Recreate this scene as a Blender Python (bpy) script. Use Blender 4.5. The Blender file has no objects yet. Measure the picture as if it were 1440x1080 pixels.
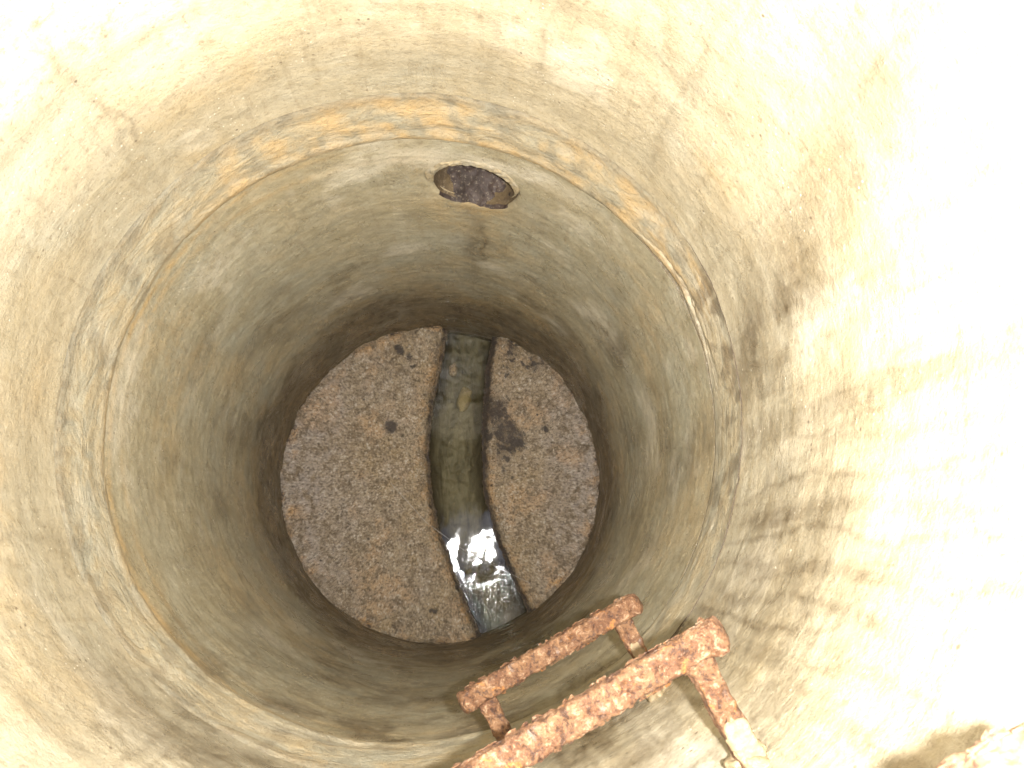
import bpy, bmesh, math, random
import numpy as np
from mathutils import Matrix, Vector

random.seed(7)
rng = np.random.default_rng(11)
SC = bpy.context.scene
COL = SC.collection

# ------------------------------------------------------------------ camera
def rot3(a, b):
    ca, sa, cb, sb = math.cos(a), math.sin(a), math.cos(b), math.sin(b)
    return np.array([[1, 0, 0], [0, ca, -sa], [0, sa, ca]]) @ np.array([[cb, 0, sb], [0, 1, 0], [-sb, 0, cb]])

CAM = (0.1088, -0.2376, 3.0639)
cd = bpy.data.cameras.new('camera')
cam = bpy.data.objects.new('camera', cd)
COL.objects.link(cam)
M = Matrix(rot3(0.1951, -0.052).tolist()).to_4x4()
M.translation = CAM
cam.matrix_world = M
cd.sensor_width = 36.0
cd.lens = 28.0
cd.clip_start = 0.02
cd.clip_end = 500
cd.dof.use_dof = True
cd.dof.focus_distance = 1.5
cd.dof.aperture_fstop = 16.0
SC.camera = cam

# ------------------------------------------------------------------ light
SUN_EL, SUN_AZ = math.radians(56), math.radians(196)     # azimuth of the sun seen from the shaft, from +X
w = bpy.data.worlds.new('World')
SC.world = w
w.use_nodes = True
wn, wl = w.node_tree.nodes, w.node_tree.links
bg = wn['Background']
sky = wn.new('ShaderNodeTexSky')
sky.sky_type = 'NISHITA'
sky.sun_disc = False
sky.sun_elevation = SUN_EL
sky.sun_rotation = math.pi / 2 - SUN_AZ
sky.air_density = 1.0
sky.dust_density = 4.0
wl.new(sky.outputs[0], bg.inputs[0])
bg.inputs[1].default_value = 0.125

sd = bpy.data.lights.new('sun', 'SUN')
sun = bpy.data.objects.new('sun', sd)
COL.objects.link(sun)
sd.energy = 1.15
sd.angle = math.radians(14)
sd.color = (1.0, 0.95, 0.87)
sdir = Vector((math.cos(SUN_AZ) * math.cos(SUN_EL), math.sin(SUN_AZ) * math.cos(SUN_EL), math.sin(SUN_EL)))
sun.rotation_euler = sdir.to_track_quat('Z', 'Y').to_euler()
sun.location = (0, 0, 8)

# the photographer's flash: its hard edged shadows and its mirror image in the water are in the photograph
fd = bpy.data.lights.new('camera_flash', 'AREA')
fl = bpy.data.objects.new('camera_flash', fd)
COL.objects.link(fl)
fd.shape = 'RECTANGLE'
fd.size, fd.size_y = 0.022, 0.014
fd.energy = 14.0
fd.color = (1.0, 0.97, 0.92)
R3 = M.to_3x3()
fl.location = Vector(CAM) + R3 @ Vector((0.060, 0.004, 0.004))
fl.rotation_euler = M.to_euler()

SC.view_settings.view_transform = 'Standard'
SC.view_settings.look = 'None'
SC.view_settings.gamma = 1.0
SC.view_settings.use_curve_mapping = False
SC.view_settings.exposure = 2.4
SC.cycles.max_bounces = 10
SC.cycles.diffuse_bounces = 7
SC.cycles.glossy_bounces = 4
SC.cycles.transparent_max_bounces = 12
SC.cycles.use_denoising = True
SC.cycles.sample_clamp_indirect = 8.0

# ------------------------------------------------------------------ numpy noise
_perm = rng.permutation(256).astype(np.int64)
_perm = np.concatenate([_perm, _perm, _perm])
_g = rng.normal(size=(256, 3))
_g /= np.linalg.norm(_g, axis=1)[:, None]

def perlin(x, y, z):
    x, y, z = np.broadcast_arrays(x, y, z)
    xi, yi, zi = np.floor(x).astype(np.int64), np.floor(y).astype(np.int64), np.floor(z).astype(np.int64)
    xf, yf, zf = x - xi, y - yi, z - zi
    xi &= 255; yi &= 255; zi &= 255
    u, v, ww = [t * t * t * (t * (t * 6 - 15) + 10) for t in (xf, yf, zf)]
    def gr(dx, dy, dz):
        h = _perm[_perm[_perm[xi + dx] + yi + dy] + zi + dz]
        g = _g[h]
        return g[..., 0] * (xf - dx) + g[..., 1] * (yf - dy) + g[..., 2] * (zf - dz)
    a = gr(0, 0, 0) * (1 - u) + gr(1, 0, 0) * u
    b = gr(0, 1, 0) * (1 - u) + gr(1, 1, 0) * u
    c = gr(0, 0, 1) * (1 - u) + gr(1, 0, 1) * u
    d = gr(0, 1, 1) * (1 - u) + gr(1, 1, 1) * u
    return ((a * (1 - v) + b * v) * (1 - ww) + (c * (1 - v) + d * v) * ww) * 1.5

def fbm(x, y, z, oct=4, gain=0.5):
    s, a = 0, 1.0
    for o in range(oct):
        k = 2.03 ** o
        s = s + a * perlin(x * k + 17.3 * o, y * k + 5.1 * o, z * k + 9.7 * o)
        a *= gain
    return s

def sstep(a, b, x):
    t = np.clip((x - a) / (b - a), 0, 1)
    return t * t * (3 - 2 * t)

def bump1(x, c, w_):
    return np.exp(-((x - c) / w_) ** 2)

def adiff(t, c):                                  # degrees
    return (t - c + 180) % 360 - 180

# ------------------------------------------------------------------ object helpers
def mesh_obj(name, verts, faces, mat, parent=None, smooth=True, attrs=None):
    me = bpy.data.meshes.new(name)
    verts = np.asarray(verts, dtype=np.float64)
    me.from_pydata(verts.tolist(), [], faces if isinstance(faces, list) else faces.tolist())
    me.update()
    if smooth:
        me.polygons.foreach_set('use_smooth', [True] * len(me.polygons))
    if attrs:
        for k, v in attrs.items():
            at = me.attributes.new(k, 'FLOAT', 'POINT')
            at.data.foreach_set('value', np.asarray(v, dtype=np.float32).ravel())
    if mat:
        me.materials.append(mat)
    o = bpy.data.objects.new(name, me)
    COL.objects.link(o)
    if parent:
        o.parent = parent
    return o

def fix_normals(o):
    bm = bmesh.new(); bm.from_mesh(o.data)
    bmesh.ops.recalc_face_normals(bm, faces=bm.faces)
    bm.to_mesh(o.data); bm.free()
    return o

def thing(name, label, cat, loc=(0, 0, 0), group=None):
    o = bpy.data.objects.new(name, None)
    COL.objects.link(o)
    o.location = loc
    o.empty_display_size = 0.1
    tag(o, label, cat, group)
    return o

def tag(o, label, cat, group=None):
    o['label'] = label; o['category'] = cat
    if group: o['group'] = group
    return o

def grid_faces(nu, nv, wrap=False):
    """verts indexed [u, v] -> u*nv+v; wrap closes u"""
    U = np.arange(nu if wrap else nu - 1)
    V = np.arange(nv - 1)
    a, b = np.meshgrid(U, V, indexing='ij')
    a2 = (a + 1) % nu
    return np.stack([a * nv + b, a2 * nv + b, a2 * nv + b + 1, a * nv + b + 1], -1).reshape(-1, 4)

# ------------------------------------------------------------------ materials
class NT:
    def __init__(s, name):
        s.m = bpy.data.materials.new(name); s.m.use_nodes = True
        s.t = s.m.node_tree; s.n = s.t.nodes; s.l = s.t.links
        s.b = s.n['Principled BSDF']
        s.tc = s.n.new('ShaderNodeTexCoord').outputs['Object']
    def put(s, v, sock):
        if hasattr(v, 'is_output'): s.l.new(v, sock)
        elif isinstance(v, (tuple, list)): sock.default_value = (*v, 1) if (len(v) == 3 and sock.type == 'RGBA') else v
        else: sock.default_value = v
    def map(s, scale, vec=None):
        n = s.n.new('ShaderNodeMapping'); n.inputs['Scale'].default_value = scale
        s.l.new(vec or s.tc, n.inputs[0]); return n.outputs[0]
    def noise(s, scale, detail=5, rough=.6, vec=None, dist=0.0):
        n = s.n.new('ShaderNodeTexNoise'); s.l.new(vec or s.tc, n.inputs['Vector'])
        n.inputs['Scale'].default_value = scale; n.inputs['Detail'].default_value = detail
        n.inputs['Roughness'].default_value = rough; n.inputs['Distortion'].default_value = dist
        return n.outputs['Fac']
    def vor(s, scale, vec=None, feat='F1'):
        n = s.n.new('ShaderNodeTexVoronoi'); n.feature = feat
        s.l.new(vec or s.tc, n.inputs['Vector']); n.inputs['Scale'].default_value = scale
        return n.outputs['Distance']
    def ramp(s, v, a, b, lo=0.0, hi=1.0):
        n = s.n.new('ShaderNodeMapRange'); n.interpolation_type = 'SMOOTHSTEP'
        s.l.new(v, n.inputs[0])
        for i, q in enumerate((a, b, lo, hi)): n.inputs[i + 1].default_value = q
        return n.outputs[0]
    def math(s, op, a, b=0.0):
        n = s.n.new('ShaderNodeMath'); n.operation = op
        s.put(a, n.inputs[0]); s.put(b, n.inputs[1]); return n.outputs[0]
    def mix(s, f, a, b, mode='MIX'):
        n = s.n.new('ShaderNodeMix'); n.data_type = 'RGBA'; n.blend_type = mode
        s.put(f, n.inputs['Factor']); s.put(a, n.inputs['A']) if False else None
        s.put(a, n.inputs[6]); s.put(b, n.inputs[7]); return n.outputs[2]
    def attr(s, name):
        n = s.n.new('ShaderNodeAttribute'); n.attribute_name = name; return n.outputs['Fac']
    def bump(s, h, dist, prev=None, strength=1.0):
        n = s.n.new('ShaderNodeBump'); n.inputs['Distance'].default_value = dist
        n.inputs['Strength'].default_value = strength
        s.l.new(h, n.inputs['Height'])
        if prev: s.l.new(prev, n.inputs['Normal'])
        return n.outputs[0]
    def done(s, col, rough, nrm=None, spec=0.5):
        s.put(col, s.b.inputs['Base Color']); s.put(rough, s.b.inputs['Roughness'])
        s.b.inputs['Specular IOR Level'].default_value = spec
        if nrm: s.l.new(nrm, s.b.inputs['Normal'])
        return s.m

def concrete_wall(name, ca, cb, cc):
    t = NT(name)
    n1 = t.noise(2.6, 6, .6, dist=.7)
    n2 = t.noise(9, 8, .68, dist=.6)
    n3 = t.noise(24, 7, .7, dist=.3)
    st = t.noise(4, 6, .6, vec=t.map((1, 1, 9)), dist=.3)        # faint rings left by the casting
    g = t.noise(150, 4, .75)
    g2 = t.noise(60, 6, .75)
    col = t.mix(t.ramp(n1, .32, .68), ca, cb)
    col = t.mix(t.ramp(n2, .38, .66, 0, .60), col, cc)
    fine_run = t.noise(16, 6, .65, vec=t.map((3.0, 3.0, .30)), dist=.35)
    col = t.mix(t.ramp(n3, .52, .70, 0, .28), col, (.47, .43, .33))
    col = t.mix(t.ramp(n3, .46, .32, 0, .26), col, (.24, .195, .125))
    col = t.mix(t.ramp(fine_run, .54, .66, 0, .30), col, (.24, .19, .12))
    col = t.mix(t.ramp(fine_run, .46, .34, 0, .18), col, (.50, .46, .36))
    col = t.mix(t.ramp(st, .52, .72, 0, .22), col, (.46, .38, .23))
    col = t.mix(t.ramp(st, .48, .30, 0, .20), col, (.26, .23, .17))
    orange = t.math('MULTIPLY', t.attr('orange'), t.ramp(n3, .36, .58, .15, .9))
    col = t.mix(orange, col, (.45, .325, .165))
    col = t.mix(t.math('MULTIPLY', t.attr('pale'), t.ramp(n3, .3, .55, .3, 1)), col, (.60, .56, .46))
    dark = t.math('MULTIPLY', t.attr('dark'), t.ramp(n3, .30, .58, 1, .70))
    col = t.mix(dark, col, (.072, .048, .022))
    col = t.mix(t.ramp(g2, .56, .70, 0, .40), col, (.56, .50, .38))
    col = t.mix(t.ramp(g2, .45, .32, 0, .45), col, (.17, .13, .08))
    col = t.mix(t.ramp(g, .46, .30, 0, .45), col, (.14, .105, .065))
    glint_fleck = t.vor(75)  # wet sparkles painted in as tiny pale flecks
    col = t.mix(t.math('MULTIPLY', t.ramp(glint_fleck, .15, .07, 0, .9), t.ramp(t.noise(7, 3, .6), .52, .62)), col, (.78, .74, .64))
    sp = t.vor(46)
    rare = t.ramp(t.noise(14, 2, .5), .55, .66)
    col = t.mix(t.math('MULTIPLY', t.ramp(sp, .16, .06, 0, .75), rare), col, (.085, .055, .035))
    rough = t.ramp(t.noise(6, 6, .65, dist=1.), .38, .60, .22, .75)
    b = t.bump(n2, .002)
    b = t.bump(n3, .0016, b)
    b = t.bump(g2, .0022, b)
    b = t.bump(st, .0012, b)
    b = t.bump(g, .0013, b)
    return t.done(col, rough, b, .5)

def mortar_mat(name, a, bcol, bs=.005):
    t = NT(name)
    n = t.noise(14, 7, .7, dist=1.0)
    g = t.noise(130, 4, .7)
    col = t.mix(t.ramp(n, .35, .65), a, bcol)
    col = t.mix(t.ramp(g, .5, .3, 0, .5), col, tuple(c * .45 for c in bcol))
    col = t.mix(t.ramp(g, .55, .7, 0, .3), col, (.55, .48, .36))
    b = t.bump(n, bs); b = t.bump(t.noise(60, 6, .75), .0025, b); b = t.bump(g, .001, b)
    return t.done(col, t.ramp(n, .3, .7, .45, .8), b)

def joint_mat():
    t = NT('joint_mortar')
    n = t.noise(9, 7, .68, vec=t.map((1, 1, 2.5)), dist=1.0)
    g = t.noise(140, 4, .7)
    col = t.mix(t.ramp(n, .35, .65), (.325, .308, .240), (.345, .290, .190))
    col = t.mix(t.math('MULTIPLY', t.attr('orange'), t.ramp(n, .28, .6, .35, 1)), col, (.46, .33, .17))
    col = t.mix(t.math('MULTIPLY', t.attr('pale'), .8), col, (.46, .42, .33))
    col = t.mix(t.attr('dark'), col, (.07, .05, .03))
    col = t.mix(t.ramp(g, .5, .3, 0, .4), col, (.14, .10, .06))
    b = t.bump(n, .006); b = t.bump(t.noise(55, 6, .75), .0035, b); b = t.bump(g, .0012, b)
    return t.done(col, t.ramp(n, .35, .65, .35, .7), b)

def bench_mat():
    t = NT('gritty_bench_concrete')
    n = t.noise(5, 7, .65, dist=.7)
    m = t.noise(22, 8, .75, dist=.4)
    g = t.noise(125, 3, .8)
    g2 = t.noise(62, 6, .85)
    col = t.mix(t.ramp(n, .36, .64), (.325, .258, .175), (.330, .245, .140))
    col = t.mix(t.math('MULTIPLY', t.attr('grey'), t.ramp(m, .36, .56, .3, 1)), col, (.33, .280, .240))
    col = t.mix(t.math('MULTIPLY', t.attr('orange'), t.ramp(m, .36, .58, .2, 1)), col, (.50, .30, .125))
    col = t.mix(t.ramp(m, .52, .38, 0, .85), col, (.17, .125, .078))
    col = t.mix(t.math('MULTIPLY', t.ramp(g2, .53, .62, 0, .95), t.ramp(t.noise(11, 4, .7), .42, .60, .15, 1)), col, (.54, .48, .40))
    col = t.mix(t.ramp(g2, .48, .38, 0, .8), col, (.13, .095, .062))
    col = t.mix(t.ramp(g, .46, .39, 0, .62), col, (.060, .045, .032))
    col = t.mix(t.ramp(g, .58, .66, 0, .65), col, (.66, .60, .52))
    dk = t.ramp(t.math('ADD', t.attr('dark'), t.math('ADD', t.math('MULTIPLY', t.math('SUBTRACT', m, .5), 3.0), t.math('MULTIPLY', t.math('SUBTRACT', g2, .5), 2.6))), .42, .92)
    col = t.mix(t.math('MULTIPLY', dk, .90), col, (.040, .032, .029))
    b = t.bump(m, .010); b = t.bump(g2, .006, b); b = t.bump(g, .002, b)
    return t.done(col, t.ramp(m, .3, .7, .4, .85), b)

def channel_mat():
    t = NT('slimy_channel_bed')
    n = t.noise(9, 7, .65, vec=t.map((3.0, .6, 1)), dist=.5)
    m = t.noise(40, 6, .7)
    col = t.mix(t.ramp(n, .35, .65), (.22, .20, .15), (.09, .078, .052))
    col = t.mix(t.ramp(m, .55, .7, 0, .5), col, (.30, .25, .15))
    col = t.mix(t.attr('dark'), col, (.035, .027, .018))
    b = t.bump(n, .008); b = t.bump(m, .003, b)
    return t.done(col, .3, b)

def rust_mat():
    t = NT('flaking_rust')
    n = t.noise(26, 8, .72, dist=.8)
    m = t.noise(85, 7, .78, dist=.5)
    g = t.noise(300, 4, .8)
    col = t.mix(t.ramp(n, .38, .60), (.125, .052, .021), (.195, .098, .043))
    col = t.mix(t.ramp(m, .53, .63, 0, .8), col, (.37, .245, .150))
    col = t.mix(t.ramp(t.noise(45, 5, .6, dist=1.4), .60, .68, 0, .8), col, (.36, .15, .035))
    col = t.mix(t.ramp(t.noise(33, 5, .7, dist=.4), .56, .70, 0, .65), col, (.25, .21, .19))
    col = t.mix(t.ramp(m, .49, .40, 0, .9), col, (.038, .015, .008))
    col = t.mix(t.ramp(g, .47, .34, 0, .7), col, (.06, .024, .013))
    col = t.mix(t.ramp(g, .57, .68, 0, .5), col, (.38, .25, .17))
    b = t.bump(n, .004); b = t.bump(m, .005, b); b = t.bump(g, .0022, b)
    return t.done(col, t.ramp(m, .3, .7, .35, .8), b, .5)

def water_mat():
    t = NT('thin_running_water')
    n = t.n
    out = n['Material Output']
    rip = t.noise(26, 5, .65, vec=t.map((1.4, .7, 1)), dist=1.2)
    fine = t.noise(120, 5, .75, vec=t.map((1, .8, 1)))
    big = t.noise(7, 3, .5)
    rough_zone = t.attr('rough')
    h = t.math('ADD', t.math('MULTIPLY', rip, t.math('ADD', .06, t.math('MULTIPLY', rough_zone, 1.0))),
               t.math('MULTIPLY', fine, t.math('ADD', .004, t.math('MULTIPLY', rough_zone, .55))))
    h = t.math('ADD', h, t.math('MULTIPLY', big, .05))
    b = t.bump(h, .0014)
    gl = n.new('ShaderNodeBsdfGlossy'); gl.inputs['Roughness'].default_value = .032
    tr = n.new('ShaderNodeBsdfTransparent'); tr.inputs[0].default_value = (.62, .60, .50, 1)
    fr = n.new('ShaderNodeFresnel'); fr.inputs[0].default_value = 1.38
    mx = n.new('ShaderNodeMixShader')
    t.l.new(b, gl.inputs['Normal']); t.l.new(b, fr.inputs['Normal'])
    t.l.new(fr.outputs[0], mx.inputs[0]); t.l.new(tr.outputs[0], mx.inputs[1]); t.l.new(gl.outputs[0], mx.inputs[2])
    n.remove(t.b)
    t.l.new(mx.outputs[0], out.inputs['Surface'])
    return t.m

def plain(name, a, b, sc=8, rough=.8, bd=.01):
    t = NT(name)
    n = t.noise(sc, 7, .65)
    return t.done(t.mix(t.ramp(n, .35, .65), a, b), rough, t.bump(n, bd))

MW = concrete_wall('stained_concrete_deep', (.345, .335, .262), (.365, .318, .212), (.285, .245, .155))  # lower ring: olive tone, kept darker so light seems to fade downward
MW2 = concrete_wall('stained_concrete_lit', (.405, .378, .295), (.425, .368, .258), (.345, .292, .195))  # upper ring: tan tone, lightened to carry the stronger light up there
MJ, MB, MC, MR = joint_mat(), bench_mat(), channel_mat(), rust_mat()
MWATER = water_mat()
MCREAM = mortar_mat('cream_mortar', (.21, .165, .095), (.17, .12, .065), .002)
MCOLLAR = mortar_mat('grey_mortar', (.33, .30, .235), (.33, .265, .16))
MSLAB = mortar_mat('slab_concrete', (.36, .34, .30), (.30, .28, .24))
MPIPE = mortar_mat('stained_pipe', (.14, .10, .052), (.09, .062, .034), .003)
MSILT = mortar_mat('purple_brown_silt', (.050, .032, .026), (.028, .018, .014), .006)
MIRON = plain('cast_iron', (.05, .045, .04), (.09, .06, .04), 40, .6, .002)

# ------------------------------------------------------------------ setting above and around the shaft
GZ = 3.24
def annulus(name, ri, ro, z, mat, n=96, c=(0, 0), rings=2, jitter=0):
    v, nr = [], rings
    for i in range(n):
        a = 2 * math.pi * i / n
        for k in range(nr):
            r = ri + (ro - ri) * (k / (nr - 1)) ** 2.5
            cc = 1 - (k / (nr - 1))
            v.append((c[0] * cc + r * math.cos(a), c[1] * cc + r * math.sin(a), z + (random.uniform(-jitter, jitter) if 0 < k < nr - 1 else 0)))
    return mesh_obj(name, v, grid_faces(n, nr, True), mat)
OPC = (0.115, -0.275)                     # centre of the entry opening
OPR = 0.295
g = annulus('ground', .40, 300, GZ, plain('dry_soil', (.16, .12, .075), (.10, .09, .045), 3), 128, OPC, 14, .01)
g['kind'] = 'structure'

def solid_tube(name, prof, c, mat, n=128, parent=None, wob=0.0):
    """closed lathe: prof is a closed list of (r, z)"""
    v = []
    P = len(prof)
    for i in range(n):
        a = 2 * math.pi * i / n
        for (r, z) in prof:
            rr = r + wob * math.sin(a * 5 + z * 9) * .5
            v.append((c[0] + rr * math.cos(a), c[1] + rr * math.sin(a), z))
    f = [(i * P + k, ((i + 1) % n) * P + k, ((i + 1) % n) * P + (k + 1) % P, i * P + (k + 1) % P) for i in range(n) for k in range(P)]
    return fix_normals(mesh_obj(name, v, f, mat, parent, smooth=False))

# cover slab: eccentric opening in a round slab, built as a ring lofted from the opening to the rim
def loft_slab(name, z0, z1, mat, ro=.74):
    n = 128
    v = []
    for i in range(n):
        a = 2 * math.pi * i / n
        ox, oy = OPC[0] + OPR * math.cos(a), OPC[1] + OPR * math.sin(a)
        ux, uy = ro * math.cos(a), ro * math.sin(a)
        v += [(ox, oy, z0 + .01), (ox, oy, z1), (ux, uy, z1), (ux, uy, z0), (ox + .012 * math.cos(a), oy + .012 * math.sin(a), z0)]
    f = [(i * 5 + k, ((i + 1) % n) * 5 + k, ((i + 1) % n) * 5 + (k + 1) % 5, i * 5 + (k + 1) % 5) for i in range(n) for k in range(5)]
    return fix_normals(mesh_obj(name, v, f, mat, smooth=False))
slab = loft_slab('cover_slab', 3.085, 3.175, MSLAB)
tag(slab, 'round concrete cover slab with an off-centre entry opening on top of the shaft', 'cover slab')
frame = solid_tube('manhole_frame', [(OPR, 3.178), (OPR, 3.240), (OPR + .02, 3.247), (OPR + .10, 3.243), (OPR + .11, 3.178)], OPC, MIRON)
tag(frame, 'round cast iron manhole frame bedded on the cover slab at ground level', 'manhole frame')

# ------------------------------------------------------------------ the two shaft rings
RAD = 0.60
ZJ0, ZJ1 = 1.500, 1.652                                  # lower and upper edge of the mortar band
HOLE_T, HOLE_Z, HOLE_R = 78.7, 1.300, 0.101             # side inlet: angle, height, radius

def relief(x, y, z, th):
    r = .0045 * fbm(x * 2.2, y * 2.2, z * 1.6, 3)
    r = r + .0011 * fbm(x * 14, y * 14, z * 14, 4)
    r = r + .00035 * fbm(x * 2.5, y * 2.5, z * 60, 3)          # circumferential trowel lines
    r = r + .0007 * fbm(x * 30, y * 30, z * 30, 3)
    pit = np.clip(fbm(x * 42 + 7, y * 42, z * 42, 2) - .72, 0, 1)
    return r + .006 * pit

_tr = random.Random(5)
TRAILS = [(_tr.uniform(-66, -4), _tr.uniform(2.15, 2.75), _tr.uniform(1.35, 1.85), _tr.uniform(.0022, .0050), _tr.uniform(.12, .40), _tr.uniform(0, 50)) for _ in range(46)]
TRAILS += [(_tr.uniform(0, 290), _tr.uniform(2.0, 2.9), _tr.uniform(1.5, 1.9), _tr.uniform(.0022, .0045), _tr.uniform(.06, .22), _tr.uniform(0, 50)) for _ in range(34)]
def trails(th, z, x, y):
    """thin wandering run marks left by water trickling down the wall"""
    d = 0 * z
    zc = np.linspace(0, 3.2, 700)
    for (t0, za, zb, w_, k, sd_) in TRAILS:
        wob = 2.6 * fbm(zc * 3.2 + sd_, zc * 0 + sd_, zc * 0, 4, .55)
        off = adiff(th, t0 + np.interp(z, zc, wob))
        a = np.abs(off) * math.pi / 180 * RAD
        m = a < w_ * 4
        wz = w_ * 1.25 * (1 + .5 * sstep(za, zb, z))
        line = np.exp(-(a / wz) ** 2) + .22 * np.exp(-(a / (wz * 3)) ** 2)
        d = d + np.where(a < w_ * 10, k * line * sstep(za, za - .12, z) * sstep(zb - .1, zb + .15, z), 0)
    return np.minimum(d, .42)

def path_shade(th, z, pts, w_, n):
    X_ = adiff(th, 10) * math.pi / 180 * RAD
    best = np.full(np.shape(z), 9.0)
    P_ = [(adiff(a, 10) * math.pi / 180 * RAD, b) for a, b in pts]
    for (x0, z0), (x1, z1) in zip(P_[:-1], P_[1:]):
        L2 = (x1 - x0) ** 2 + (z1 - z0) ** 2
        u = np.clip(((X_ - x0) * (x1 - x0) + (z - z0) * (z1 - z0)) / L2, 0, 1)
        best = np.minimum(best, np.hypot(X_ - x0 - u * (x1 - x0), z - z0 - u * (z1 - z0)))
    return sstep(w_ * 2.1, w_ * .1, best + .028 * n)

def stains_and_shade(x, y, z, th):
    """three painted layers, wear mixed with light and shade, by place on the wall"""
    n1 = fbm(x * 3 + 4, y * 3, z * 3, 5)
    n2 = fbm(x * 9, y * 9 + 3, z * 9, 5)
    run = fbm(x * 13, y * 13, z * 1.5 + n2 * .22, 5, .55)              # hanging runs
    run2 = fbm(x * 26 + 9, y * 26, z * 2.2 + n1 * .8, 4, .6)
    circ = fbm(x * 1.6, y * 1.6, z * 22, 4)
    right = sstep(75, 30, np.abs(adiff(th, -35)))
    # dark foot of the wall: moist dirt plus painted-in shade near the floor
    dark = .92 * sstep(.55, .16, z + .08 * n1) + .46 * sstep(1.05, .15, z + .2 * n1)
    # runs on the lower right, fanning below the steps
    dark = dark + right * sstep(.10, .42, np.abs(run)) * .0
    vein = np.exp(-(np.abs(run) / .035) ** 2)
    vein2 = np.exp(-(np.abs(run2) / .05) ** 2)
    lower_right = sstep(48, 20, np.abs(adiff(th, -38))) * sstep(1.35, 1.75, z) * sstep(2.75, 2.35, z)
    dark = dark + lower_right * (.16 * vein + .12 * vein2 + .10 * sstep(-.1, .4, n2))
    dark = dark + trails(th, z, x, y)
    dark = dark + .34 * sstep(62, 20, np.abs(adiff(th, -105))) * sstep(2.45, 2.0, z + .12 * n1) * sstep(1.2, 1.5, z) * sstep(-.6, .3, n2 + .5 * n1)  # lower left: brown staining, with the shade on that side painted in
    dark = dark + .42 * path_shade(th, z, [(24, 2.32), (17, 2.05), (13, 1.86), (4, 1.66), (-4, 1.42), (-9, 1.15)], .050, n2)  # diagonal shadow across the right wall, painted in as a brown band
    dark = dark + .35 * bump1(adiff(th, HOLE_T + 1.2 * n2), 0, 2.6) * sstep(.55, .75, z) * sstep(HOLE_Z - HOLE_R + .02, HOLE_Z - HOLE_R - .02, z)
    dark = dark + sstep(62, 25, np.abs(adiff(th, -85))) * sstep(2.1, 1.5, z) * (.25 + .30 * sstep(-.2, .35, n2 + .4 * n1))  # near side: dim grazing light on the wall painted in as darker
    # brown smear on the right above the joint
    sm = bump1(adiff(th, 12), 0, 9) * bump1(z + .1 * n2, 1.90, .16)
    dark = dark + sm * .55 * sstep(-.45, .15, n2) + .35 * bump1(adiff(th, 3 + 14 * n2), 0, 4) * bump1(z, 1.80, .12)
    # shadow edge on the right wall, painted darker below
    dark = dark + .30 * sstep(14, 11, np.abs(adiff(th, -27 + 5 * n2))) * sstep(2.13, 2.10, z + .02 * n2) * sstep(1.6, 1.9, z)
    # grey-dark blotches under the side inlet and at right
    dark = dark + .60 * bump1(adiff(th, 30 + 3 * n2), 0, 3.4) * bump1(z + .05 * n2, .93, .10)
    ed = np.abs(adiff(th, 74 + 4 * n1 + 2 * n2))
    dark = dark + .50 * np.exp(-(ed / .9) ** 2) * sstep(.80, .9, z) * sstep(1.15, 1.05, z)
    dark = dark + .45 * sstep(.0, .3, n2) * bump1(z + .04 * n1, .82, .035) * sstep(14, 8, np.abs(adiff(th, 66)))
    # rust drip left of top
    dark = dark + .45 * np.exp(-(np.abs(adiff(th, 137 + 2.2 * n2)) / .55) ** 2) * sstep(1.80, 1.84, z) * sstep(1.98, 1.90, z)
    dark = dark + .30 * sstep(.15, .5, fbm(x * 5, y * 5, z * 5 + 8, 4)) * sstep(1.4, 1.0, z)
    orange = .34 * sstep(.05, .6, n1) + .10 * sstep(.1, .5, circ)
    orange = orange + .55 * sstep(.7, .4, z) * sstep(-.2, .4, n2) + .45 * bump1(z, 1.42 + .012 * np.sin(np.radians(th) * 3), .012) * sstep(60, 100, np.abs(adiff(th, 0)))
    orange = orange + .85 * bump1(z + .01 * n2, ZJ0 - .02, .012) * sstep(90, 130, np.abs(adiff(th, 0)))
    orange = orange + .35 * bump1(adiff(th, 128), 0, 9) * sstep(1.85, 1.95, z) * sstep(2.15, 2.0, z) * sstep(-.3, .3, n2)
    orange = orange + .7 * bump1(adiff(th, HOLE_T - 3), 0, 8) * bump1(z, HOLE_Z - HOLE_R, .05) + .5 * bump1(adiff(th, 92), 0, 6) * bump1(z, 1.40, .07)
    pale = .5 * sstep(.30, .75, fbm(x * 4 + 31, y * 4, z * 4, 5)) 
    pale = pale + .45 * sstep(22, 8, np.abs(adiff(th, -62))) * sstep(1.5, 1.9, z) * sstep(2.5, 2.2, z) * sstep(-.2, .3, fbm(x * 14, y * 14, z * 1.4, 4))
    pale = pale + 1.0 * sstep(1.9, 2.2, z + .15 * n1) * sstep(75, 40, np.abs(adiff(th, 135)))  # burnt-out light at top left painted in as paler wall
    pale = pale + .8 * bump1(adiff(th, HOLE_T - 9), 0, 15) * bump1(z + .03 * n2 + .0012 * adiff(th, HOLE_T - 9), HOLE_Z + HOLE_R + .032, .030)
    return np.clip(orange, 0, 1), np.clip(dark, 0, 1), np.clip(pale, 0, 1)

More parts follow.
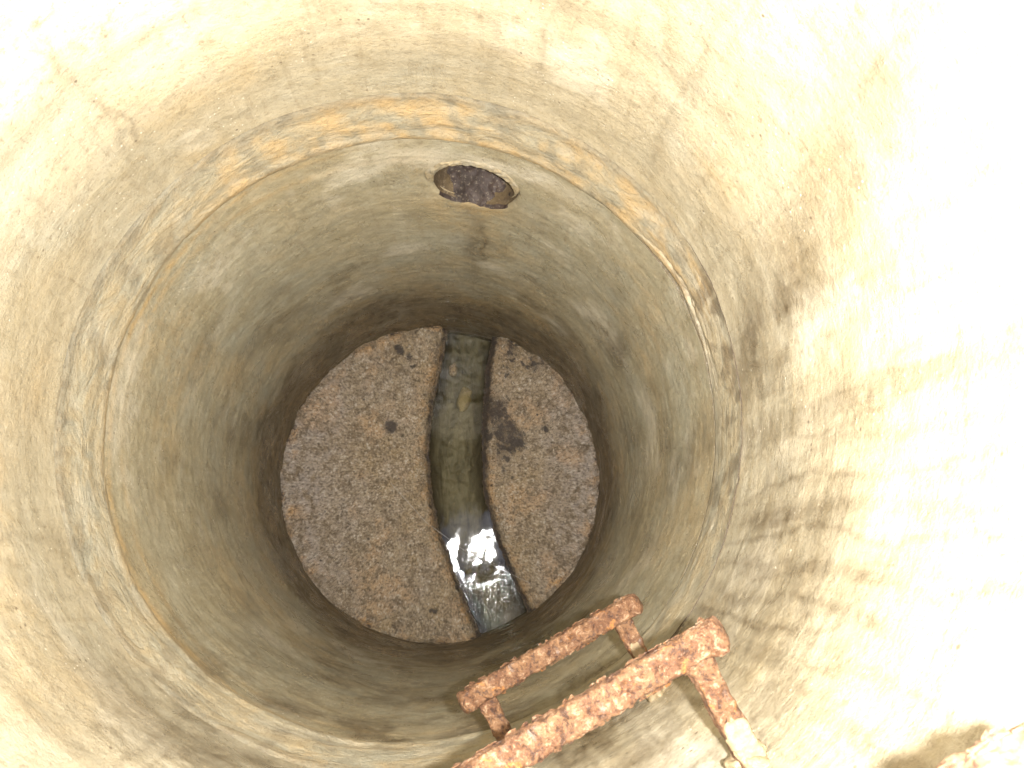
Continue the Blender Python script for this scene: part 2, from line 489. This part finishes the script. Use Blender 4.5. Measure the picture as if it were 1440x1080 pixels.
def ring_mesh(name, z0, z1, nt, nz, extra_r, mat, hole=False, wall=.085):
    th = np.linspace(0, 2 * math.pi, nt, endpoint=False)
    zz = np.linspace(z0, z1, nz)
    T, Z = np.meshgrid(th, zz, indexing='ij')
    # open the round inlet by pushing the grid outward round its centre
    keep = np.ones((nt, nz), bool)
    if hole:
        t0 = math.radians(HOLE_T)
        s = ((T - t0 + math.pi) % (2 * math.pi) - math.pi) * RAD
        dz = Z - HOLE_Z
        rho = np.hypot(s, dz) + 1e-9
        ang = np.arctan2(dz, s)
        r0 = HOLE_R * (1 + .035 * np.sin(3 * ang + 1) + .02 * np.sin(7 * ang))
        R1, e = .21, .012
        newr = np.where(rho < e, r0, r0 + (rho - e) * (R1 - r0) / (R1 - e))
        m = rho < R1
        keep = rho >= e * .999
        s2 = np.where(m, s * newr / rho, s)
        z2 = np.where(m, dz * newr / rho, dz)
        T = t0 + s2 / RAD; Z = HOLE_Z + z2
        lipd = np.where(m, newr - r0, 1.0)
    X, Y = np.cos(T), np.sin(T)
    deg = np.degrees(T)
    R = RAD + extra_r(deg, Z) + relief(X * RAD, Y * RAD, Z, deg)
    if hole:
        R = R + .012 * np.exp(-(lipd / .010) ** 2)
    O, D, P = stains_and_shade(X * RAD, Y * RAD, Z, deg)
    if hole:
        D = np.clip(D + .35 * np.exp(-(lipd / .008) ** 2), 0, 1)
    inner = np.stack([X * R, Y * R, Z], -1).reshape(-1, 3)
    f = grid_faces(nt, nz, True)[:, ::-1]
    kf = keep.reshape(-1)
    f = f[kf[f].any(axis=1)] if hole else f
    # outer skin and the two rims
    no = 96
    base = len(inner)
    step = nt // no
    ov, of = [], []
    for i in range(no):
        a = th[i * step]
        ov += [((RAD + wall) * math.cos(a), (RAD + wall) * math.sin(a), z0), ((RAD + wall) * math.cos(a), (RAD + wall) * math.sin(a), z1)]
    for i in range(no):
        a0, b0 = base + 2 * i, base + 2 * ((i + 1) % no)
        t0d = math.degrees((i + .5) * 2 * math.pi / no)
        of.append((a0, b0, b0 + 1, a0 + 1))
        top = [base + 2 * no + (i * step + k) % nt for k in range(step + 1)]
        bot = [base + 2 * no + nt + (i * step + k) % nt for k in range(step + 1)]
        of.append(tuple(top + [b0 + 1, a0 + 1]))
        of.append(tuple(bot[::-1] + [a0, b0]))
    grid_ = inner.reshape(nt, nz, 3)
    ov = np.concatenate([np.array(ov), grid_[:, -1], grid_[:, 0]])
    V = np.concatenate([inner, ov])
    if hole:                                            # the outer skin is open behind the inlet
        of = [q for k, q in enumerate(of) if not (k % 3 == 0 and abs(adiff(math.degrees((k // 3 + .5) * 2 * math.pi / no), HOLE_T)) < 13)]
    pad = lambda q, f_=0.0: np.concatenate([q.ravel(), np.full(len(ov), f_)])       # grime sits on the joint faces
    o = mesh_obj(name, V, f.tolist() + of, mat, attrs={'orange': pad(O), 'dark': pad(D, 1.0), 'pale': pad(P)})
    return o

def lower_extra(deg, z):
    # small proud ridges of slurry under the joint on the left
    left = sstep(70, 110, np.abs(adiff(deg, 0)))
    r = -.0016 * left * sstep(-.2, .5, fbm(np.cos(np.radians(deg)) * 4, np.sin(np.radians(deg)) * 4, z * 3, 3)) * bump1(z, 1.43 + .010 * np.sin(np.radians(deg) * 4) + .006 * np.sin(np.radians(deg) * 11), .006)
    # broken shallow scar below the joint
    return r
def upper_extra(deg, z):
    left = .35 + .65 * sstep(30, 80, np.abs(adiff(deg, -20)))
    # the ring flares a little towards its lower rim
    return .015 * left * sstep(1.90, 1.655, z) + .004 * bump1(z, 1.99, .03) * left

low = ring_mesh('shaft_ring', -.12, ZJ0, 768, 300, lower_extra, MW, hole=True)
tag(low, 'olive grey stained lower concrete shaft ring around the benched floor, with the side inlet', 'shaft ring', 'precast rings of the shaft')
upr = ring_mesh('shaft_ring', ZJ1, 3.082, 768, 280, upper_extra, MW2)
tag(upr, 'brightly lit upper concrete shaft ring above the mortar joint, carrying the rusty steps', 'shaft ring', 'precast rings of the shaft')

# mortar band in the joint
def joint_band():
    nt, nv = 900, 60
    th = np.linspace(0, 2 * math.pi, nt, endpoint=False)
    v = np.linspace(0, 1, nv)
    T, V = np.meshgrid(th, v, indexing='ij')
    X, Y, deg = np.cos(T), np.sin(T), np.degrees(T)
    Z = ZJ0 + .0008 + (ZJ1 - ZJ0 - .0016) * V
    rightness = sstep(75, 25, np.abs(adiff(deg, -12)))      # the band is flush and cracked on the right
    n = fbm(X * 6, Y * 6, Z * 14, 5)
    low_r = RAD - .002
    prof = low_r - .004 * (1 - rightness) * bump1(V, .12, .10) + upper_extra(deg, Z * 0 + 1.655) * sstep(.25, 1.0, V)
    # trowelled lumps
    R = prof + .0022 * n * (1 - .5 * rightness) * sstep(1.0, .8, V) + relief(X * RAD, Y * RAD, Z, deg)
    # ledge at the top left: mortar stands proud of the flared ring rim
    # open crack along the foot of the band at right
    cw = .010 + .018 * rightness
    edge = sstep(cw * 2.4, 0, V)
    crack = np.clip(rightness + .5 * sstep(75, 40, np.abs(adiff(deg, 40))), 0, 1)
    R = R + edge * (.0004 + .024 * crack) + (.0042 * (1 - rightness) + .0002 + .0012 * fbm(X * 5 + 3, Y * 5, X * 0, 3)) * sstep(.90, 1.0, V)
    n2 = fbm(X * 12, Y * 12, Z * 12 + 4, 4)
    scar = bump1(adiff(deg, 24), 0, 12) * sstep(.0, .3, fbm(X * 5, Y * 5, Z * 60, 3) + .2)
    R = R + .008 * scar * sstep(.5, .2, V)
    top = sstep(75, 40, np.abs(adiff(deg, 75)))
    orange = .06 + .75 * top * sstep(-.6, .2, n2) * sstep(-.6, .2, n) + .22 * sstep(.1, .5, n2)
    orange = orange * (1 - .75 * sstep(60, 20, np.abs(adiff(deg, -25))))
    orange = orange * (1 - .55 * sstep(70, 20, np.abs(adiff(deg, 190))))
    orange = orange * sstep(1.0, .85, V)
    orange = orange + .5 * bump1(V, .05, .08) * sstep(80, 120, np.abs(adiff(deg, 0)))
    pale = .8 * scar + .4 * sstep(.2, .6, n)
    pale = pale * sstep(1.0, .8, V)
    dark = edge * (.0 + .9 * crack) + .40 * sstep(.70, .97, V) * (.6 + .4 * sstep(-.3, .3, n2)) * (1 - .5 * rightness) + .25 * sstep(.1, .6, -n2) + .5 * sstep(40, 15, np.abs(adiff(deg, 4))) * sstep(.0, .5, n2)
    P = np.stack([X * R, Y * R, Z], -1).reshape(-1, 3)
    f = grid_faces(nt, nv, True)[:, ::-1]
    # a closed back
    back = np.stack([np.cos(th) * (RAD + .05), np.sin(th) * (RAD + .05)], -1)
    B0 = len(P)
    bv = np.concatenate([np.c_[back, np.full(nt, ZJ0 + .0008)], np.c_[back, np.full(nt, ZJ1 - .0008)]])
    i = np.arange(nt); j = (i + 1) % nt
    bv = np.concatenate([bv, P.reshape(nt, nv, 3)[:, 0], P.reshape(nt, nv, 3)[:, -1]])
    f2 = np.concatenate([np.stack([B0 + 2 * nt + i, B0 + 2 * nt + j, B0 + j, B0 + i], -1),
                         np.stack([B0 + 3 * nt + i, B0 + nt + i, B0 + nt + j, B0 + 3 * nt + j], -1),
                         np.stack([B0 + i, B0 + j, B0 + nt + j, B0 + nt + i], -1)])
    pad = lambda q, f_=0.0: np.concatenate([np.clip(q, 0, 1).ravel(), np.full(4 * nt, f_)])
    o = mesh_obj('mortar_joint', np.concatenate([P, bv]), np.concatenate([f, f2]), MJ, attrs={'orange': pad(orange), 'pale': pad(pale), 'dark': pad(dark, 1.0)})
    tag(o, 'ochre stained mortar joint running round the shaft between the lower and the upper ring', 'mortar joint')
joint_band()

# ------------------------------------------------------------------ side inlet pipe
def inlet():
    t0 = math.radians(HOLE_T)
    out = np.array([math.cos(t0), math.sin(t0), 0]); tan = np.array([-math.sin(t0), math.cos(t0), 0]); up = np.array([0, 0, 1.])
    root = thing('inlet_pipe', 'round side inlet pipe opening high in the far wall with a pale mortar rim', 'pipe', tuple(out * RAD + up * HOLE_Z))
    base = np.array(root.location)
    L = lambda s, z, d: tan * s + up * z + out * d
    # bore
    n, m = 96, 60
    V = []
    ri = HOLE_R * .985
    for i in range(n):
        a = 2 * math.pi * i / n
        r0 = HOLE_R * (1 + .035 * math.sin(3 * (math.pi - a) + 1) + .02 * math.sin(7 * (math.pi - a)))
        for k in range(m):
            d = k / (m - 1) * .42
            q = min(1, d / .03)
            r = r0 * (1 - q) + ri * q
            s_ = r * math.cos(a)
            d0 = math.sqrt(RAD ** 2 - min(s_, .3) ** 2) - RAD      # the wall curves away
            V.append(L(s_, r * math.sin(a), d + (d0 + .004) * (1 - q) + d0 * 0))
    V = np.array(V)
    V += (fbm(V[:, 0] * 30, V[:, 1] * 30, V[:, 2] * 30, 4) * .0022)[:, None] * np.array([1, 1, 1])
    bore = mesh_obj('pipe_bore', V, grid_faces(n, m, True), MPIPE, root)
    # outer casing, closed at the far end so no light leaks in
    V = []
    for i in range(48):
        a = 2 * math.pi * i / 48
        for (r, d) in ((.125, .09), (.125, .43), (.0005, .43)):
            V.append(L(r * math.cos(a), r * math.sin(a), d))
    mesh_obj('pipe_casing', V, grid_faces(48, 3, True), MSLAB, root)
    # mortar rim, heavier above
    n, m = 140, 18
    V = []
    for i in range(n):
        a = math.radians(-4 + 176 * i / (n - 1))
        upn = .5 + .5 * math.sin(a + .35)
        ends = math.sin(math.pi * i / (n - 1)) ** .5
        wdt = .003 + .026 * ends + .006 * float(perlin(np.array(math.cos(a) * 3), np.array(math.sin(a) * 3), np.array(.3)))
        hgt = -.003 + .006 * ends
        for k in range(m):
            u = k / (m - 1)
            r = HOLE_R * .965 + u * (wdt + HOLE_R * .035)
            nz = float(perlin(np.array(math.cos(a) * 9), np.array(math.sin(a) * 9), np.array(u * 4.)))
            s_ = r * math.cos(a)
            d0 = math.sqrt(RAD ** 2 - s_ ** 2) - RAD
            prof = math.sin(math.pi * min(1, u * 1.0)) ** .6
            V.append(L(s_, r * math.sin(a), d0 + .005 - (hgt + .005) * prof * (1 + .5 * nz)))
    mesh_obj('mortar_rim', V, grid_faces(n, m), MCOLLAR, root)
    # silt lying in the bore and running out over its sill
    n, m = 70, 60
    V = []
    for i in range(n):
        s_ = -.085 + .17 * i / (n - 1)
        zb = -math.sqrt(max(ri ** 2 - s_ ** 2, 0))
        for k in range(m):
            d = -.004 + .36 * k / (m - 1)
            ns = float(fbm(np.array(s_ * 22 + 5), np.array(d * 22), np.array(1.), 4))
            w_ = .026 + .60 * min(.12, max(0, d)) + .016 * ns
            h = .052 * math.exp(-(s_ / w_) ** 2) * (.35 + .65 * min(1, max(0, d) / .09)) + .010 * ns - .006
            d0 = math.sqrt(RAD ** 2 - s_ ** 2) - RAD if k == 0 else 0
            V.append(L(s_, zb + h, d + d0))
    si = mesh_obj('silt', V, grid_faces(n, m), MSILT)
    si.location = root.location
    tag(si, 'dark purple-brown silt lying in the mouth of the side inlet pipe', 'silt')
    si['kind'] = 'stuff'
inlet()

# ------------------------------------------------------------------ benched floor with the curved channel
CY = np.array([.62, .583, .368, .172, -.019, -.232, -.415, -.573, -.62])
CL = np.array([.010, .006, -.035, -.058, -.053, -.003, .065, .136, .160])
RY = np.array([.62, .555, .368, .171, -.02, -.208, -.366, -.49, -.62])
CR = np.array([.222, .217, .188, .165, .172, .212, .277, .329, .39])
def smooth_interp(y, ys, xs):
    o = np.argsort(ys); p = np.polyfit(ys[o], xs[o], 5)
    return np.polyval(p, y)
xl = lambda y: smooth_interp(y, CY, CL)
xr = lambda y: smooth_interp(y, RY, CR)

def bench(side):
    ny, nx = 300, 170 if side < 0 else 130
    y = np.linspace(-.605, .605, ny)
    Yg, U = np.meshgrid(y, np.linspace(0, 1, nx), indexing='ij')
    circ = np.sqrt(np.clip(.612 ** 2 - Yg ** 2, 0, None))
    edge = xl(Yg) + .006 if side < 0 else xr(Yg) - .009 - .014 * sstep(.15, .40, Yg)
    edge = edge + .008 * fbm(Yg * 8, Yg * 0 + side, Yg * 0, 3) + .0035 * fbm(Yg * 45, Yg * 0 + side, Yg * 0, 4, .7)
    far = side * circ
    if side > 0: far = np.maximum(far, edge + .0005)
    else: far = np.minimum(far, edge - .0005)
    X = edge + (far - edge) * U ** 1.15
    d = np.abs(X - edge)
    n1 = fbm(X * 6, Yg * 6, X * 0 + side, 5)
    n2 = fbm(X * 28, Yg * 28, X * 0, 5, .6)
    Z = .012 * n1 + .0042 * n2 + .03 * np.clip(d, 0, .5)
    Z = Z - .026 * np.exp(-(d / .030) ** 2) - .024 * np.exp(-(d / (.012 + .006 * n1)) ** 2)
    rr = np.hypot(X, Yg)
    Z = Z + .030 * np.exp(-((.60 - rr) / .012) ** 2) * sstep(-.5, .5, fbm(X * 11, Yg * 11, X * 0 + 4, 4, .6))
    Z = Z + .010 * fbm(X * 13, Yg * 13, X * 0 + 6, 4, .6) * sstep(.02, .1, d)
    pits = np.clip(fbm(X * 60, Yg * 60, X * 0 + 3, 3) - .45, 0, 1)
    Z = Z - .014 * pits
    grit = np.clip(fbm(X * 85, Yg * 85, X * 0 + 9, 2) - .35, 0, 1)
    Z = Z + .006 * grit
    # wear layers; dark also holds painted shade along the channel
    n3 = fbm(X * 13, Yg * 13, X * 0 + 2, 5, .6)
    rr = np.hypot(X, Yg)
    dark = 0 * X
    spots = [(-.197, .2, .024, 1.6), (-.152, .165, .010, .8), (-.022, -.49, .018, .7), (-.2, -.1, .012, .5), (-.175, .50, .028, .8), (-.13, .47, .015, .8),
             (.228, .17, .055, .62), (.265, .12, .05, .5), (.210, .235, .05, .55), (.215, .08, .04, .5), (.27, .2, .03, .5), (.23, .29, .04, .45), (.30, .16, .03, .4), (.403, .199, .022, .55), (.25, .42, .05, .5), (.27, .50, .04, .7), (.36, .44, .04, .7), (.19, .30, .04, .5), (.24, .02, .02, .5), (.30, .15, .03, .4), (-.35, .0, .012, .4), (-.28, -.22, .014, .5), (-.06, -.3, .014, .5)]
    for (a, b, s_, k) in spots:
        dark = dark + k * np.exp(-((X - a) ** 2 + (Yg - b) ** 2) / s_ ** 2)
    dark = dark + (.95 if side > 0 else .80) * np.exp(-(d / .018) ** 2) + .55 * sstep(.570, .60, rr) * sstep(-.2, .3, n3)  # channel lip darkened for the shade of its sides; grime at the wall
    if side > 0: dark = dark + .45 * np.exp(-(d / .04) ** 2) * sstep(.2, .4, Yg)
    rs = random.Random(21 + side)
    groups = [(.235, .17, .040, .055, 46), (.225, .03, .03, .05, 12), (.30, .47, .05, .03, 14), (.40, .2, .03, .03, 7)] if side > 0 else [(-.17, .47, .05, .03, 14), (-.19, .19, .03, .03, 7), (-.25, -.1, .16, .20, 26), (-.02, -.5, .04, .03, 8)]
    for (gx, gy, sx, sy, cnt) in groups:
        for _ in range(cnt):
            a, b, q = rs.gauss(gx, sx), rs.gauss(gy, sy), rs.uniform(.003, .011)
            dark = dark + rs.uniform(.3, .9) * np.exp(-(((X - a) ** 2 + (Yg - b) ** 2) / q ** 2) ** 1.4)
    grey = .25 * sstep(-.1, .4, n3) + (sstep(.1, .45, -(X + .12) if side < 0 else X * 1.2 - .25) * .9 + .3 * sstep(.0, .4, n1))
    orange = .8 * np.exp(-(d / .05) ** 2) * sstep(-.3, .3, n3) + .45 * sstep(.1, .6, n1) + (.6 * sstep(.52, .59, rr) * sstep(0, .5, n3))
    V = np.stack([X, Yg, Z], -1).reshape(-1, 3)
    F = grid_faces(ny, nx)
    if side > 0: F = F
    else: F = F[:, ::-1]
    # skirt down the channel side so the bench has a real edge
    b = len(V)
    sk = []
    ns = 7
    for i in range(ny):
        for k in range(1, ns + 1):
            q = k / ns
            sk.append((edge[i, 0] + side * (-.004) * math.sin(q * 3.1) + .003 * float(n2[i, 0]) * (1 if k % 2 else -1) * .5 + side * .0, y[i], Z[i, 0] - .10 * q))
    sf = []
    for i in range(ny - 1):
        for k in range(ns):
            a0 = i * nx if k == 0 else b + i * ns + k - 1
            a1 = (i + 1) * nx if k == 0 else b + (i + 1) * ns + k - 1
            q = (a0, a1, b + (i + 1) * ns + k, b + i * ns + k)
            sf.append(q if side < 0 else q[::-1])
    V = np.concatenate([V, np.array(sk)])
    nsk = len(sk)
    A = lambda q, fill: np.concatenate([np.clip(q, 0, 1).ravel(), np.full(nsk, fill)])
    o = mesh_obj('concrete_bench', V, F.tolist() + sf, MB, attrs={'dark': A(dark, .62), 'grey': A(grey, 0), 'orange': A(orange, .2)})  # skirt carries the painted shade of the channel side
    return o
b1 = bench(-1)
tag(b1, 'wide gritty brown concrete bench filling the left side of the shaft floor beside the channel', 'bench', 'benching on the shaft floor')
b2 = bench(1)
tag(b2, 'narrower gritty brown concrete bench with black blotches right of the channel', 'bench', 'benching on the shaft floor')

def channel():
    ny, nx = 240, 50
    y = np.linspace(-.607, .607, ny)
    Yg, U = np.meshgrid(y, np.linspace(-1, 1, nx), indexing='ij')
    c, h = (xl(Yg) + xr(Yg)) / 2, (xr(Yg) - xl(Yg)) / 2 + .02
    X = c + h * U
    Z = -.135 + .075 * np.abs(U) ** 3 + .006 * fbm(X * 9, Yg * 6, X * 0, 4) + .003 * fbm(X * 40, Yg * 40, X * 0, 3)
    dark = .85 * sstep(.35, .80, np.abs(U + .12 * fbm(Yg * 5, Yg * 0, Yg * 0, 3))) + .4 * sstep(-.45, -.6, Yg)  # side grime, with the shade of the steep sides painted in
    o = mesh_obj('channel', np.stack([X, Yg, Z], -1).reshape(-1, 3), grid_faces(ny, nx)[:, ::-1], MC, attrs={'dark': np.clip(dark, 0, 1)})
    o['kind'] = 'structure'
    # water
    ny, nx = 300, 60
    y = np.linspace(-.607, .607, ny)
    Yg, U = np.meshgrid(y, np.linspace(-1, 1, nx), indexing='ij')
    c, h = (xl(Yg) + xr(Yg)) / 2, (xr(Yg) - xl(Yg)) / 2 + .004
    X = c + h * U
    rough = sstep(-.34, -.44, Yg + .06 * fbm(X * 14, Yg * 14, X * 0, 3)) * 1.0 + .03
    Z = -.078 - .006 * Yg + .0006 * fbm(X * 10, Yg * 6, X * 0, 3) * 1.0 + .0005 * fbm(X * 45, Yg * 34, X * 0, 3) * rough + .002 * U ** 4
    o = mesh_obj('water', np.stack([X, Yg, Z], -1).reshape(-1, 3), grid_faces(ny, nx)[:, ::-1], MWATER, attrs={'rough': rough})
    o['kind'] = 'structure'
channel()
sub = mesh_obj('subfloor', [(.66 * math.cos(2 * math.pi * i / 64), .66 * math.sin(2 * math.pi * i / 64), -.16) for i in range(64)], [tuple(range(64))], MSLAB, smooth=False)
sub['kind'] = 'structure'

# stone in the channel
def lump(name, mat, loc, size, seed, sub_=4, amp=.35):
    bm = bmesh.new(); bmesh.ops.create_icosphere(bm, subdivisions=sub_, radius=1)
    P = np.array([v.co[:] for v in bm.verts])
    d = 1 + amp * fbm(P[:, 0] * 1.3 + seed, P[:, 1] * 1.3, P[:, 2] * 1.3, 4)
    for v, k in zip(bm.verts, d): v.co = Vector((v.co.x * size[0] * k, v.co.y * size[1] * k, v.co.z * size[2] * k))
    me = bpy.data.meshes.new(name); bm.to_mesh(me); bm.free()
    me.materials.append(mat); me.polygons.foreach_set('use_smooth', [True] * len(me.polygons))
    o = bpy.data.objects.new(name, me); COL.objects.link(o); o.location = loc
    return o
st = lump('stone', mortar_mat('ochre_stone', (.46, .39, .25), (.34, .27, .15), .002), (.084, .325, -.100), (.027, .050, .016), 3.1, 4, .22)
st.rotation_euler.z = -.25
tag(st, 'pale ochre lump lying under the water towards the far end of the channel', 'stone')
st2 = lump('stone', MB, (.038, .44, -.085), (.016, .026, .016), 8.7)
tag(st2, 'small brown stone against the left side of the channel at its far end', 'stone')

# cobweb thread hanging across the channel
def thread(pts, r=.0006, n=60):
    P = np.array(pts, float)
    t = np.linspace(0, 1, n)
    c = np.stack([np.interp(t, np.linspace(0, 1, len(P)), P[:, k]) for k in range(3)], -1)
    c[:, 2] -= .02 * np.sin(t * math.pi)
    V = []
    for q in c:
        for a in range(4): V.append(q + r * np.array([math.cos(a * 1.57), 0, math.sin(a * 1.57)]) + r * np.array([0, math.cos(a * 1.57) * .6, 0]))
    F = [(i * 4 + k, i * 4 + (k + 1) % 4, (i + 1) * 4 + (k + 1) % 4, (i + 1) * 4 + k) for i in range(n - 1) for k in range(4)]
    o = fix_normals(mesh_obj('cobweb_thread', V, F, plain('cobweb', (.55, .53, .50), (.35, .33, .30), 60, .5, .001)))
    return o
th_ = thread([(-.19, -.02, .022), (-.057, -.166, .035), (.10, -.28, .03), (.33, -.392, .022)])
tag(th_, 'thin pale cobweb thread slung across the channel between the two benches', 'cobweb')

# ------------------------------------------------------------------ rusty steps
E_ = np.array([.357, -.330]); D_ = np.array([-.884, -.468]); N_ = np.array([.468, -.884])   # right end, along the bar, towards the wall
BL = .292
def sweep(path, halfw, halfh, n_len, n_ang, seed, amp, upv=(0, 0, 1), sharp=5.0, cap=True):
    """rounded-box bar swept along a polyline, corroded by noise; returns verts, faces, fraction along"""
    path = np.array(path, float)
    seg = np.r_[0, np.cumsum(np.linalg.norm(np.diff(path, axis=0), axis=1))]
    t = np.linspace(0, seg[-1], n_len)
    c = np.stack([np.interp(t, seg, path[:, k]) for k in range(3)], -1)
    for _ in range(6): c[1:-1] = (c[:-2] + 2 * c[1:-1] + c[2:]) / 4
    tan = np.gradient(c, axis=0); tan /= np.linalg.norm(tan, axis=1)[:, None]
    up = np.array(upv, float)
    side = np.cross(tan, up); side /= np.linalg.norm(side, axis=1)[:, None]
    upn = np.cross(side, tan)
    a = np.linspace(0, 2 * math.pi, n_ang, endpoint=False)
    ca, sa = np.cos(a), np.sin(a)
    k = (np.abs(ca) ** sharp + np.abs(sa) ** sharp) ** (-1 / sharp)
    hw = halfw(t / seg[-1]) if callable(halfw) else np.full(n_len, halfw)
    hh = halfh(t / seg[-1]) if callable(halfh) else np.full(n_len, halfh)
    endround = np.sqrt(np.clip(1 - np.clip(1 - np.minimum(t, seg[-1] - t) / .005, 0, 1) ** 2, .30, 1)) if cap else np.ones(n_len)
    P = c[:, None] + side[:, None] * (ca * k)[None, :, None] * (hw * endround)[:, None, None] + upn[:, None] * (sa * k)[None, :, None] * (hh * endround)[:, None, None]
    nrm = P - c[:, None]; nrm /= np.linalg.norm(nrm, axis=2)[..., None]
    Q = P + seed
    big = fbm(Q[..., 0] * 38, Q[..., 1] * 38, Q[..., 2] * 38, 3)
    med = fbm(Q[..., 0] * 110, Q[..., 1] * 110, Q[..., 2] * 110, 3, .6)
    lay = np.floor((fbm(Q[..., 0] * 55 + 3, Q[..., 1] * 55, Q[..., 2] * 90, 3) + 1) * 4.0) / 4.0 - 1      # rust comes off in leaves
    P = P + nrm * (amp * (.9 * big + .75 * med + .8 * lay))[..., None]
    V = P.reshape(-1, 3)
    i = np.arange(n_len - 1)[:, None]; j = np.arange(n_ang)[None, :]; j2 = (j + 1) % n_ang
    i, j, j2 = np.broadcast_arrays(i, j, j2)
    F = np.stack([i * n_ang + j, i * n_ang + j2, (i + 1) * n_ang + j2, (i + 1) * n_ang + j], -1).reshape(-1, 4).tolist()
    b = len(V)
    V = np.concatenate([V, P[0].mean(0)[None], P[-1].mean(0)[None]])
    F += [(b, int((q + 1) % n_ang), int(q)) for q in range(n_ang)]
    F += [(b + 1, (n_len - 1) * n_ang + int(q), (n_len - 1) * n_ang + int((q + 1) % n_ang)) for q in range(n_ang)]
    return V, F, P, nrm

def make_step(z, seed, label, thick=1.0, patches=()):
    root = thing('step_iron', label, 'step iron', (E_[0], E_[1], z), 'rusty step irons up the shaft wall')
    org = np.array([E_[0], E_[1], 0])
    o3 = lambda p2, dz: np.array([p2[0] - E_[0], p2[1] - E_[1], dz])
    # tread bar with knobbed, slightly upturned ends
    pts = []
    for t in np.linspace(-.004, BL + .004, 40):
        up_ = .013 * (math.exp(-((t + .004) / .014) ** 2) + math.exp(-((t - BL - .004) / .014) ** 2))
        pts.append(o3(E_ + D_ * t, up_))
    knob = lambda u: .0165 * thick * (1 + .10 * np.exp(-(u / .09) ** 2) + .08 * np.exp(-((1 - u) / .06) ** 2))
    hh = lambda u: .0135 * thick * (1 + .15 * np.exp(-(u / .08) ** 2) + .12 * np.exp(-((1 - u) / .06) ** 2))
    V, F, P, nr = sweep(pts, knob, hh, 260, 72, seed, .0018)
    fix_normals(mesh_obj('tread_bar', V, F, MR, root))
    for li, t in enumerate((.031, BL - .030)):
        a2 = E_ + D_ * t
        dd = a2 @ N_
        tl = -dd + math.sqrt(dd * dd - a2 @ a2 + .612 ** 2)
        pts = [o3(a2 + N_ * q, -.004 - .004 * q / tl) for q in np.linspace(.006, tl, 20)]
        V, F, P, nr = sweep(pts, lambda u: .0145 * thick * (1 + .12 * np.exp(-(u / .15) ** 2) + 0 * u), .0125 * thick, 120, 60, seed + 3.3 * (li + 1), .0017)
        leg = fix_normals(mesh_obj('leg', V, F, MR, root))
        # mortar squeezed out round the socket in the wall
        e = a2 + N_ * (tl - .012)
        col = lump('mortar_socket', MCREAM if li == 0 else MCOLLAR, tuple(o3(e, -.006)), (.024 * thick, .020 * thick, .021 * thick), seed + li, 4, .6)
        col.parent = root
        for (leg_i, u0, u1, a0, a1) in patches:
            if leg_i != li: continue
            n_len, n_ang = P.shape[:2]
            ii = np.arange(int(u0 * n_len), int(u1 * n_len)); 
            jj = np.arange(int(a0 * n_ang), int(a1 * n_ang)) % n_ang
            sub_ = P[np.ix_(ii, jj)]; sn = nr[np.ix_(ii, jj)]
            uu = np.linspace(-1, 1, len(ii))[:, None]; vv = np.linspace(-1, 1, len(jj))[None, :]
            msk = 1 - (np.abs(uu) ** 4 + np.abs(vv) ** 4) + .55 * fbm(sub_[..., 0] * 70 + seed, sub_[..., 1] * 70, sub_[..., 2] * 70, 3)
            lift = np.where(msk > 0, .0016 + .0014 * np.clip(msk, 0, 1), -.004)
            S = sub_ + sn * lift[..., None]
            for _ in range(2): S[1:-1, 1:-1] = (S[1:-1, 1:-1] * 2 + S[:-2, 1:-1] + S[2:, 1:-1] + S[1:-1, :-2] + S[1:-1, 2:]) / 6
            pm = fix_normals(mesh_obj('mortar_patch', S.reshape(-1, 3), grid_faces(len(ii), len(jj)), MCREAM, root))
            pm['label'] = 'cream mortar crust on the leg'
    # loose rust leaves lifting off the bar and legs
    Vf, Ff = [], []
    rr = random.Random(int(seed * 10))
    for k in range(230):
        t = rr.uniform(.0, BL); ang = rr.uniform(0, 6.283)
        c = E_ + D_ * t
        wv, hv = .0165 * thick * math.cos(ang), .0135 * thick * math.sin(ang)
        ce = o3(c + N_ * wv, hv)
        nrmv = Vector((N_[0] * math.cos(ang), N_[1] * math.cos(ang), math.sin(ang)))
        tg = Vector((D_[0], D_[1], rr.uniform(-.3, .3))).normalized()
        bi = nrmv.cross(tg)
        s1, s2 = rr.uniform(.002, .0065), rr.uniform(.0015, .004)
        tilt = rr.uniform(.1, .8)
        b0 = len(Vf)
        m_ = 7
        ring = []
        for q in range(m_):
            a = 6.283 * q / m_; rj = rr.uniform(.7, 1.2)
            u_, v_ = math.cos(a) * s1 * rj, math.sin(a) * s2 * rj
            ring.append(Vector(ce) + tg * u_ + bi * v_ + nrmv * (.0016 + tilt * v_))
        Vf += [tuple(p) for p in ring] + [tuple(p + nrmv * .0009) for p in ring]
        Ff += [tuple(range(b0 + m_ - 1, b0 - 1, -1)), tuple(range(b0 + m_, b0 + 2 * m_))]
        Ff += [(b0 + q, b0 + (q + 1) % m_, b0 + m_ + (q + 1) % m_, b0 + m_ + q) for q in range(m_)]
    fo = mesh_obj('rust_flakes', Vf, Ff, MR, root, smooth=False)
    fo['kind'] = 'stuff'
    return root

make_step(1.834, 1.7, 'rusty brown step iron lowest in view, just below the other one and nearest the floor', .90, [(0, .30, .92, .12, .36)])
make_step(2.240, 5.2, 'larger rusty step iron in the middle with a cream mortar patch on its right leg', .95, [(0, .52, .93, .10, .42)])
make_step(2.712, 9.9, 'nearest step iron glaring pale in the bottom right corner of the view', 1.0, [])
